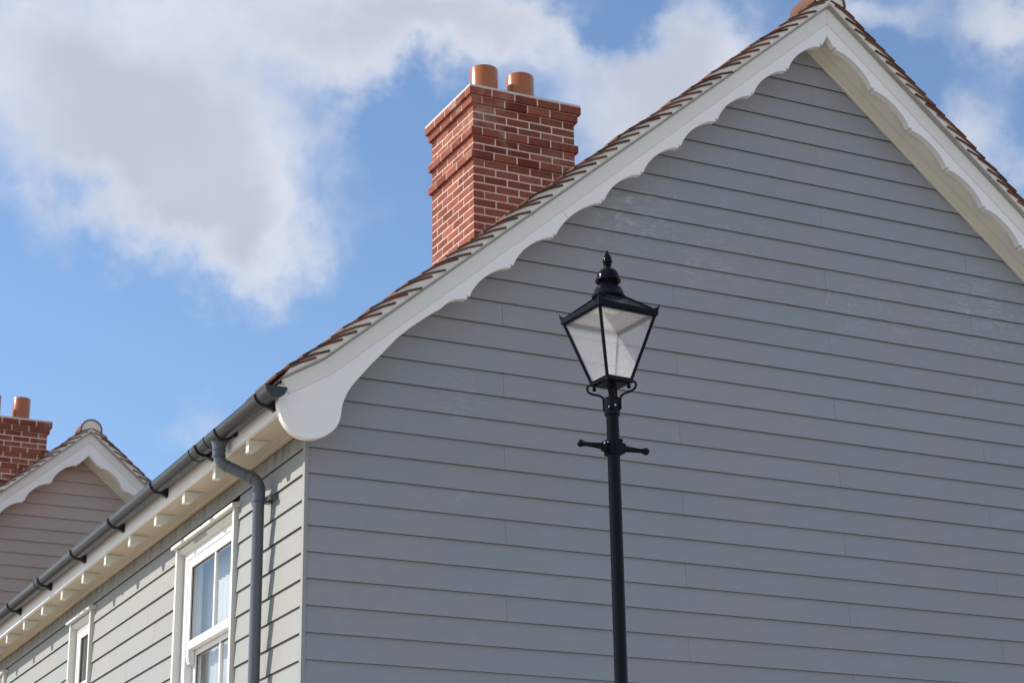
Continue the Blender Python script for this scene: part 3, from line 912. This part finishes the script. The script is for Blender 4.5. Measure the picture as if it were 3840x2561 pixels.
for zc in (0.722, -1.3, -3.2):
    g = MB()
    g.tube([(-0.067, 0.583, zc - 0.013), (-0.067, 0.583, zc - 0.012), (-0.067, 0.583, zc + 0.012), (-0.067, 0.583, zc + 0.013)], [0.038, 0.0405, 0.0405, 0.038], 28)
    g.box(-0.040, -0.028, 0.46, 0.61, zc - 0.012, zc + 0.012)
    g.box(-0.028, 0.004, 0.47, 0.495, zc - 0.012, zc + 0.012)
    g.box(-0.028, 0.004, 0.55, 0.60, zc - 0.018, zc + 0.018)
    g.ball((-0.041, 0.475, zc), 0.006, 8, 6)
    g.build("pipe_clip", M_PIPE, pipe, smooth=40)

# ---- windows
def make_window(y0, y1, z0, z1, sash=True, mull=True):
    root_w = MB()
    cw = 0.036; xo = -0.021
    # casing: posts and sill
    root_w.box(xo, 0.03, y0, y0 + cw, z0, z1 - 0.016); root_w.box(xo, 0.03, y1 - cw, y1, z0, z1 - 0.016); root_w.box(xo + 0.001, 0.03, y0 + cw - 0.002, y1 - cw + 0.002, z0 + 0.001, z0 + 0.03)
    win = root_w.build("window", M_CASING, house, bevel=0.0015)
    hb = MB(); hb.prism_y([(xo - 0.024, z1 - 0.019), (xo - 0.024, z1 + 0.003), (xo + 0.02, z1 + 0.014), (0.012, z1 + 0.014), (0.012, z1 - 0.016), (xo - 0.016, z1 - 0.016), (xo - 0.016, z1 - 0.019)], y0 - 0.030, y1 + 0.032)
    hb.build("drip_head", M_CASING, win, bevel=0.001)
    sl = MB(); sl.prism_y([(xo - 0.05, z0 - 0.03), (xo - 0.05, z0 - 0.005), (0.03, z0 + 0.012), (0.03, z0 - 0.03)], y0 - 0.03, y1 + 0.03)
    sl.build("window_sill", M_CASING, win, bevel=0.001)
    ya, yb = y0 + cw, y1 - cw; zt = z1 - 0.016
    # outer frame
    fx = 0.030; fd = 0.105; FW = 0.055 if not sash else 0.088; zf = zt - 0.093 if sash else zt - 0.075
    f = MB(); f.box(fx, fx + fd, ya, ya + FW, z0, zt); f.box(fx, fx + fd, yb - FW, yb, z0, zt)
    f.box(fx - 0.0004, fx + fd, ya + FW, yb - FW, zf, zt); f.box(fx - 0.0004, fx + fd, ya + FW, yb - FW, z0 - 0.001, z0 + 0.07)
    f.box(fx + 0.004, fx + 0.02, ya - 0.012, ya + 0.008, z0, zt); f.box(fx + 0.004, fx + 0.02, yb - 0.008, yb + 0.012, z0, zt)
    f.build("window_frame", M_FRAME, win, bevel=0.003)
    # vent canopy under the head
    v = MB(); vz = zt - 0.003
    prof = [(fx - 0.001, vz), (fx - 0.030, vz - 0.002), (fx - 0.040, vz - 0.012), (fx - 0.040, vz - 0.024), (fx - 0.030, vz - 0.036), (fx - 0.012, vz - 0.044), (fx - 0.001, vz - 0.044)]
    v.prism_y(prof, ya + 0.004, yb - 0.004)
    v.build("vent_canopy", M_CASING, win, smooth=50)
    if sash:
        gr = MB(); ym = (ya + yb) / 2
        gr.prism_y([(fx - 0.0412, vz - 0.017), (fx - 0.0425, vz - 0.021), (fx - 0.035, vz - 0.034), (fx - 0.032, vz - 0.035)], ym - 0.02, ym + 0.24)
        gr.build("vent_grille", M_BOARD, win)
    def sash_leaf(xf, a, b, zb, ztp, stile, top, bot, nm, mullion):
        s = MB(); dpt = 0.042
        s.box(xf, xf + dpt, a, a + stile, zb, ztp); s.box(xf, xf + dpt, b - stile, b, zb, ztp)
        s.box(xf - 0.0003, xf + dpt, a + stile, b - stile, ztp - top, ztp); s.box(xf - 0.0003, xf + dpt, a + stile, b - stile, zb, zb + bot)
        if mullion is not None:
            s.box(xf + 0.004, xf + 0.03, mullion - 0.0135, mullion + 0.0135, zb + bot, ztp - top)
        o = s.build(nm, M_FRAME, win, bevel=0.004)
        sg_ = MB(); e_ = 0.005
        for (p, q, r_, t_) in ((a + stile, a + stile + e_, zb + bot, ztp - top), (b - stile - e_, b - stile, zb + bot, ztp - top), (a + stile, b - stile, ztp - top - e_, ztp - top), (a + stile, b - stile, zb + bot, zb + bot + e_)):
            sg_.box(xf + 0.010, xf + 0.016, p, q, r_, t_)
        sg_.build("glazing_seal", M_SEAL, win)
        gl = MB(); gl.quad((xf + 0.018, a + stile - 0.003, zb + bot - 0.003), (xf + 0.018, b - stile + 0.003, zb + bot - 0.003), (xf + 0.018, b - stile + 0.003, ztp - top + 0.003), (xf + 0.018, a + stile - 0.003, ztp - top + 0.003))
        gl.build("window_pane", M_GLASS, win)
    fa, fb_ = ya + FW + 0.003, yb - FW - 0.003
    if sash:
        mid = 0.137
        my = (fa + fb_) / 2 - 0.07
        sash_leaf(fx + 0.004, fa, fb_, mid, zf - 0.003, 0.062, 0.058, 0.056, "upper_sash", my)
        sash_leaf(fx + 0.052, fa, fb_, z0 + 0.07, mid + 0.02, 0.062, 0.052, 0.07, "lower_sash", my)
        # sash horns
        for yh in (fa, fb_ - 0.052):
            h = MB(); xx = fx + 0.006
            h.prism_y([(xx, mid), (xx, mid - 0.045), (xx + 0.004, mid - 0.055), (xx + 0.002, mid - 0.066), (xx + 0.010, mid - 0.078), (xx + 0.009, mid - 0.088), (xx + 0.044, mid - 0.088), (xx + 0.044, mid)], yh, yh + 0.052)
            h.build("sash_horn", M_FRAME, win, bevel=0.002)
    else:
        sash_leaf(fx + 0.004, fa, fb_, 0.30, zf - 0.003, 0.055, 0.055, 0.07, "upper_sash", None)
        sash_leaf(fx + 0.004, fa, fb_, z0 + 0.07, 0.297, 0.055, 0.055, 0.055, "lower_sash", None)
    # dark room behind
    rm = MB(); rm.box(0.14, 0.9, y0 - 0.25, y1 + 0.25, z0 - 0.3, z1 + 0.1)
    rm.f = [f_ for i_, f_ in enumerate(rm.f) if i_ != 5]; rm.t = rm.t[:5]
    rm.build("room_lining", M_INT, win)
    fr_ = MB()
    fr_.box(0.136, 0.139, y0 - 0.25, y0 + cw, z0 - 0.3, z1 + 0.1); fr_.box(0.136, 0.139, y1 - cw, y1 + 0.25, z0 - 0.3, z1 + 0.1)
    fr_.box(0.136, 0.139, y0 + cw, y1 - cw, z1 - 0.016, z1 + 0.1); fr_.box(0.136, 0.139, y0 + cw, y1 - cw, z0 - 0.3, z0)
    fr_.build("window_reveal", M_INT, win)
    return win
for i_, (a, b, c_, d_) in enumerate(WINS):
    make_window(a, b, c_, d_, sash=(i_ != 1))

def curtain(name, y0, y1, z0, z1, label, amp, x, mat, lo, hi):
    c = MB(); n = int((y1 - y0) / 0.006); vs = []
    random.seed(int(y0 * 100) + 3)
    ph = 0; offs = []; per = 0.07
    for i in range(n + 1):
        if i % 8 == 0: per = random.uniform(lo, hi)
        ph += 0.006 * 2 * math.pi / per
        offs.append(x + amp * math.sin(ph))
    for z in (z0, (z0 + z1) / 2, z1):
        for i in range(n + 1):
            vs.append((offs[i], y0 + (y1 - y0) * i / n, z))
    q = n + 1
    c.add(vs, [(k * q + i, k * q + i + 1, (k + 1) * q + i + 1, (k + 1) * q + i) for k in range(2) for i in range(n)])
    o = c.build(name, mat, None, smooth=60)
    sm_ = o.modifiers.new("thickness", 'SOLIDIFY'); sm_.thickness = 0.0012
    o['label'] = label; o['category'] = 'curtain'
curtain("net_curtain", 1.15, 2.44, -0.6, 0.86, "thin pale net curtain hanging in soft folds across the whole nearest sash window", 0.0035, 0.165, M_NET, 0.06, 0.12)
curtain("curtain", 2.30, 2.52, -0.6, 0.86, "narrow beige curtain drawn to the far edge of the nearest sash window", 0.009, 0.150, M_CLOTH, 0.05, 0.08)

random.seed(21)
chimney(3.064, 4.066, 4.254, 5.144, 5.704, 3.9, [(3.385, 4.70, 0.131, 6.150), (3.753, 4.70, 0.131, 6.150)], house, 1)

# ============================ the house behind
house2 = thing("neighbouring_house", "smaller looking beige grey clapboard house behind the gutter, with its own scalloped white gable", "house")
H2 = House()
dx2, dz2 = 1.812 - 3.64, 4.59 - 4.382
H2.XR, H2.ZT, H2.YW = 1.812, 4.59, 12.44
H2.YB, H2.YF, H2.YV, H2.Y1, H2.XE = 12.275, 12.225, 12.172, 21.0, -2.05
H2.cusps = [0.352 + 0.391 * k for k in range(9)]
H2.hc, H2.sd, H2.notch_z = -0.223, 0.056, 0.272
H2.curl = [(x + dx2, z + dz2 - 0.03) for x, z in CURL]; H2.curl_x = 0.75 + dx2
H2.h_left, H2.h_right, H2.tilt = -0.165, -0.226, 0.026
H2.z_eave = 1.2
H2.X0, H2.X1 = 1.812 - 3.64, 1.812 + 3.64
H2.row_off = -0.008
H2.joints = lambda n: [[-0.6], [0.6], [3.1]][n % 3]
H2.mat_g = M_FAR; H2.mat_t = M_FAR
build_gable_roof(H2, house2)
b = MB(); b.box(H2.X0, H2.X0 + 0.02, H2.YW + 0.03, 20.9, GZ, 1.25); b.box(H2.X1 - 0.02, H2.X1, H2.YW + 0.03, 20.9, GZ, 1.25); b.box(H2.X0, H2.X1, 20.9, 20.92, GZ, 1.25)
b.build("side_wall", M_FAR, house2)
b = MB()
for sx in (-1, 1):
    xa = 1.812 + sx * 3.64; xb = 1.812 + sx * 3.86
    b = MB(); b.box(min(xa, xb), max(xa, xb), 12.28, 20.9, 1.17, 1.36)
    b.build("fascia_board", M_WHITE, house2)
random.seed(33)
chimney(1.035, 2.038, 15.45, 16.34, 5.655, 4.0, [(1.765, 15.9, 0.118, 6.085), (1.37, 15.9, 0.118, 6.085)], house2, 1)

# ============================ street lamp
LX, LY = 1.218, -1.364
lamp = thing("street_lamp", "glossy black Victorian style street lamp with a tapered glass lantern and ladder bar", "street lamp", (LX, LY, GZ))
def L(mb, name, mat, parent=None, **kw):
    mb.v = [(a, b_, c_ - GZ) for a, b_, c_ in mb.v]
    return mb.build(name, mat, parent or lamp, **kw)
def Lc(mb, name, mat, parent, **kw):
    """child of a part: same frame as the lamp"""
    return L(mb, name, mat, parent, **kw)
# post: round, with a raised seam and a cast base
g = MB()
g.lathe([(0.155, GZ), (0.155, GZ + 0.05), (0.125, GZ + 0.08), (0.115, GZ + 0.6), (0.10, GZ + 0.66), (0.075, GZ + 0.72), (0.072, GZ + 0.95), (0.052, GZ + 1.02), (0.0355, GZ + 1.10), (0.0345, -1.5), (0.0335, 0.60), (0.0335, 0.86)], 40)
L(g, "post", M_BLACK, smooth=35)
# sleeve (eight sided) with lips and screws
g = MB(); a8 = R(22.5)
g.lathe([(0.035, 0.838), (0.041, 0.838), (0.043, 0.846), (0.043, 0.858), (0.0405, 0.864), (0.0405, 0.915), (0.043, 0.924), (0.040, 0.934), (0.022, 0.936)], 16, rot=a8)
slv = L(g, "sleeve", M_BLACK, smooth=20)
for k in range(8):
    an = R(-95 + 45 * k)
    g = MB(); g.ball((0.042 * math.cos(an), 0.042 * math.sin(an), 0.885 - 0.01 * (k % 2)), 0.0045, 8, 6)
    Lc(g, "screw", M_TRAY if k in (0, 7) else M_BLACK, slv)
# spigot between sleeve and lantern
g = MB(); g.lathe([(0.020, 0.93), (0.018, 0.95), (0.018, 0.99), (0.030, 1.0), (0.030, 1.012)], 20); L(g, "spigot", M_BLACK, smooth=40)
# ladder bar
g = MB(); g.box(-0.0385, 0.0385, -0.0385, 0.0385, 0.617, 0.706)
bx = L(g, "ladder_bar", M_BLACK, bevel=0.006)
g = MB(); g.box(-0.020, 0.020, -0.0415, -0.038, 0.632, 0.690); g.box(-0.0415, -0.038, -0.020, 0.020, 0.632, 0.690)
Lc(g, "raised_badge", M_BLACK, bx, bevel=0.0015)
for sx in (-1, 1):
    g = MB(); pr = [(0.0370, 0.032), (0.046, 0.033), (0.048, 0.028), (0.056, 0.031), (0.062, 0.029), (0.066, 0.019), (0.075, 0.0180), (0.090, 0.0160), (0.165, 0.0115), (0.172, 0.0145), (0.177, 0.0115), (0.182, 0.013)]
    g.tube([(sx * d_, 0, 0.662) for d_, r_ in pr], [r_ for d_, r_ in pr], 24)
    g.ball((sx * 0.195, 0, 0.662), 0.0200, 24, 14)
    Lc(g, "bar_arm", M_BLACK, bx, smooth=45)
# lantern, turned a few degrees against the house
cd = Vector((-0.645, -0.764)).normalized()          # direction of the corner nearest the camera
ang0 = math.atan2(cd.y, cd.x)
def cor(k, r, z): a_ = ang0 + math.pi / 2 * k; return Vector((r * math.cos(a_), r * math.sin(a_), z))
ZT_, ZB_ = 1.372, 1.030
RT, RB = 0.252, 0.113
# scroll brackets
for k in range(4):
    prof = [(0.043, 0.868), (0.0435, 0.905), (0.044, 0.925), (0.052, 0.943), (0.072, 0.955), (0.100, 0.963), (0.122, 0.975), (0.132, 0.993), (0.130, 1.008), (0.118, 1.0165), (0.104, 1.018), (0.094, 1.017)]
    prof = smooth_curve(prof, 4)
    g = MB(); g.tube([cor(k, r_, z_) for r_, z_ in prof], [0.0085 if i < 10 else 0.0062 for i in range(len(prof))], 12)
    br_ = L(g, "scroll_bracket", M_BLACK, smooth=50)
    g = MB(); c0 = cor(k, 0.094, 0.990); g.ball(c0, 0.0115, 16, 10); g.tube([cor(k, 0.094, 0.998), cor(k, 0.094, 1.018)], 0.0045, 10); g.tube([cor(k, 0.094, 1.003), cor(k, 0.094, 1.007)], 0.0085, 12)
    Lc(g, "ball_nut", M_BLACK, br_, smooth=50)
# base tray of the lantern
g = MB(); v_ = []
for r_, z_ in ((RB - 0.02, 1.004), (RB + 0.004, 1.010), (RB + 0.006, 1.032), (RB - 0.004, 1.036)):
    v_ += [cor(k, r_, z_) for k in range(4)]
fs = [(3, 2, 1, 0), (12, 13, 14, 15)] + [(j * 4 + i, j * 4 + (i + 1) % 4, (j + 1) * 4 + (i + 1) % 4, (j + 1) * 4 + i) for j in range(3) for i in range(4)]
g.add(v_, fs); L(g, "lantern_base", M_BLACK, bevel=0.002)
# corner bars
for k in range(4):
    g = MB(); a_, b_ = cor(k, RB, ZB_), cor(k, RT, ZT_ + 0.004)
    t_ = (b_ - a_).normalized(); o_ = cor(k, 1, 0).normalized(); s_ = t_.cross(o_).normalized(); o_ = s_.cross(t_).normalized()
    w_ = 0.0085
    vs = []
    for p_ in (a_, b_):
        vs += [p_ + o_ * 0.006, p_ + s_ * w_ + o_ * 0.001, p_ + s_ * w_ - o_ * 0.009, p_ - o_ * 0.012, p_ - s_ * w_ - o_ * 0.009, p_ - s_ * w_ + o_ * 0.001]
    g.add(vs, [(0, 1, 7, 6), (1, 2, 8, 7), (2, 3, 9, 8), (3, 4, 10, 9), (4, 5, 11, 10), (5, 0, 6, 11), (5, 4, 3, 2, 1, 0), (6, 7, 8, 9, 10, 11)])
    L(g, "corner_bar", M_BLACK)
# panes
for k in range(4):
    a_, b_ = cor(k, RB - 0.006, ZB_ + 0.004), cor(k + 1, RB - 0.006, ZB_ + 0.004)
    c_, d_ = cor(k + 1, RT - 0.006, ZT_), cor(k, RT - 0.006, ZT_)
    nrm = (b_ - a_).cross(d_ - a_).normalized() * 0.003
    g = MB(); g.quad(a_, b_, c_, d_)
    L(g, "lantern_pane", M_LGLASS)
# eaves frame
g = MB()
ring = [(RT - 0.020, ZT_ - 0.004), (RT + 0.006, ZT_ - 0.004), (RT + 0.010, ZT_ + 0.002), (RT + 0.017, ZT_ + 0.003), (RT + 0.017, ZT_ + 0.030), (RT + 0.008, ZT_ + 0.034), (RT - 0.020, ZT_ + 0.032)]
v_ = []
for r_, z_ in ring: v_ += [cor(k, r_, z_) for k in range(4)]
n_ = len(ring)
g.add(v_, [(j * 4 + i, j * 4 + (i + 1) % 4, ((j + 1) % n_) * 4 + (i + 1) % 4, ((j + 1) % n_) * 4 + i) for j in range(n_) for i in range(4)])
ef = L(g, "eaves_frame", M_BLACK, bevel=0.0015)
# crown shaped corner ornaments
for k in range(4):
    for s_ in (-1, 1):
        g = MB()
        a_ = cor(k, RT + 0.018, ZT_ + 0.030); dr = (cor(k + s_, RT + 0.018, ZT_ + 0.030) - a_).normalized()
        out = Vector((dr.y, -dr.x, 0)); out = out if out.dot(cor(k, 1, 0)) > 0 else -out
        prof = [(0, 0), (0.040, 0), (0.036, 0.007), (0.027, 0.005), (0.025, 0.013), (0.017, 0.009), (0.012, 0.020), (0.008, 0.016), (0.000, 0.036), (-0.002, 0.014)]
        vs = [a_ + dr * u_ + Vector((0, 0, w_)) + out * 0.000 + cor(k, 1, 0) * (w_ * 0.22) for u_, w_ in prof]
        m_ = len(vs); vs += [q - out * 0.003 for q in vs]
        g.add(vs, [list(range(m_)), list(range(2 * m_ - 1, m_ - 1, -1))] + [(i, i + m_, (i + 1) % m_ + m_, (i + 1) % m_) for i in range(m_)])
        Lc(g, "corner_ornament", M_BLACK, ef)
# pitched roof of the lantern
g = MB(); v_ = []
for r_, z_ in ((RT + 0.004, ZT_ + 0.030), (0.085, 1.500), (0.075, 1.500), (RT - 0.006, ZT_ + 0.022)):
    v_ += [cor(k, r_, z_) for k in range(4)]
g.add(v_, [(j * 4 + i, j * 4 + (i + 1) % 4, ((j + 1) % 4) * 4 + (i + 1) % 4, ((j + 1) % 4) * 4 + i) for j in range(4) for i in range(4)])
lr = L(g, "lantern_roof", M_ROOFG)
for k in range(4):
    g = MB(); g.tube([cor(k, RT + 0.006, ZT_ + 0.031), cor(k, 0.086, 1.501)], [0.006, 0.006], 8)
    Lc(g, "hip_bar", M_BLACK, lr)
# cream reflector under the roof
g = MB(); v_ = []
for r_, z_ in ((RT - 0.010, ZT_ + 0.012), (0.135, ZT_ + 0.060), (0.060, ZT_ + 0.066)):
    v_ += [cor(k, r_, z_) for k in range(4)]
g.add(v_, [(j * 4 + i, j * 4 + (i + 1) % 4, (j + 1) * 4 + (i + 1) % 4, (j + 1) * 4 + i) for j in range(2) for i in range(4)] + [(8, 9, 10, 11)])
L(g, "reflector", M_OPAL)
g = MB(); g.add([cor(k, RB - 0.012, 1.038) for k in range(4)] + [cor(k, RB - 0.012, 1.041) for k in range(4)], [(3, 2, 1, 0), (4, 5, 6, 7)] + [(i, (i + 1) % 4, (i + 1) % 4 + 4, i + 4) for i in range(4)])
L(g, "bounce_plate", M_TRAY)  # cream plate added in the base to bounce sunlight up to the ceiling
g = MB(); g.box(-0.055, 0.055, -0.022, 0.022, ZT_ + 0.050, ZT_ + 0.062)
for i in range(9):
    for j in range(3):
        g.ball((-0.048 + i * 0.012, -0.014 + j * 0.014, ZT_ + 0.050), 0.004, 8, 5)
g.v = [(a * math.cos(.0872) - b * math.sin(.0872), a * math.sin(.0872) + b * math.cos(.0872), c) for a, b, c in g.v]
L(g, "lamp_head", M_TRAY, smooth=40)
# chimney, dome and finial
g = MB()
g.lathe([(0.082, 1.492), (0.090, 1.500), (0.091, 1.510), (0.086, 1.516), (0.083, 1.528), (0.078, 1.533), (0.077, 1.543), (0.071, 1.548), (0.069, 1.556), (0.060, 1.563), (0.053, 1.575), (0.050, 1.590), (0.049, 1.612)], 40)
L(g, "roof_collar", M_BLACK, smooth=32)
g = MB()
g.lathe([(0.046, 1.600), (0.060, 1.596), (0.0685, 1.594), (0.0705, 1.600), (0.069, 1.606), (0.063, 1.610), (0.062, 1.622), (0.057, 1.640), (0.048, 1.655), (0.035, 1.666), (0.020, 1.672), (0.0165, 1.677), (0.016, 1.682)], 40)
L(g, "vent_dome", M_BLACK, smooth=32)
g = MB()
g.lathe([(0.012, 1.678), (0.017, 1.682), (0.022, 1.688), (0.0225, 1.694), (0.0185, 1.698), (0.021, 1.700), (0.0265, 1.706), (0.0275, 1.711), (0.0265, 1.715), (0.0255, 1.716), (0.0245, 1.726), (0.0205, 1.740), (0.0135, 1.754), (0.0075, 1.766), (0.0035, 1.775), (0.001, 1.778)], 36)
L(g, "finial", M_BLACK, smooth=32)
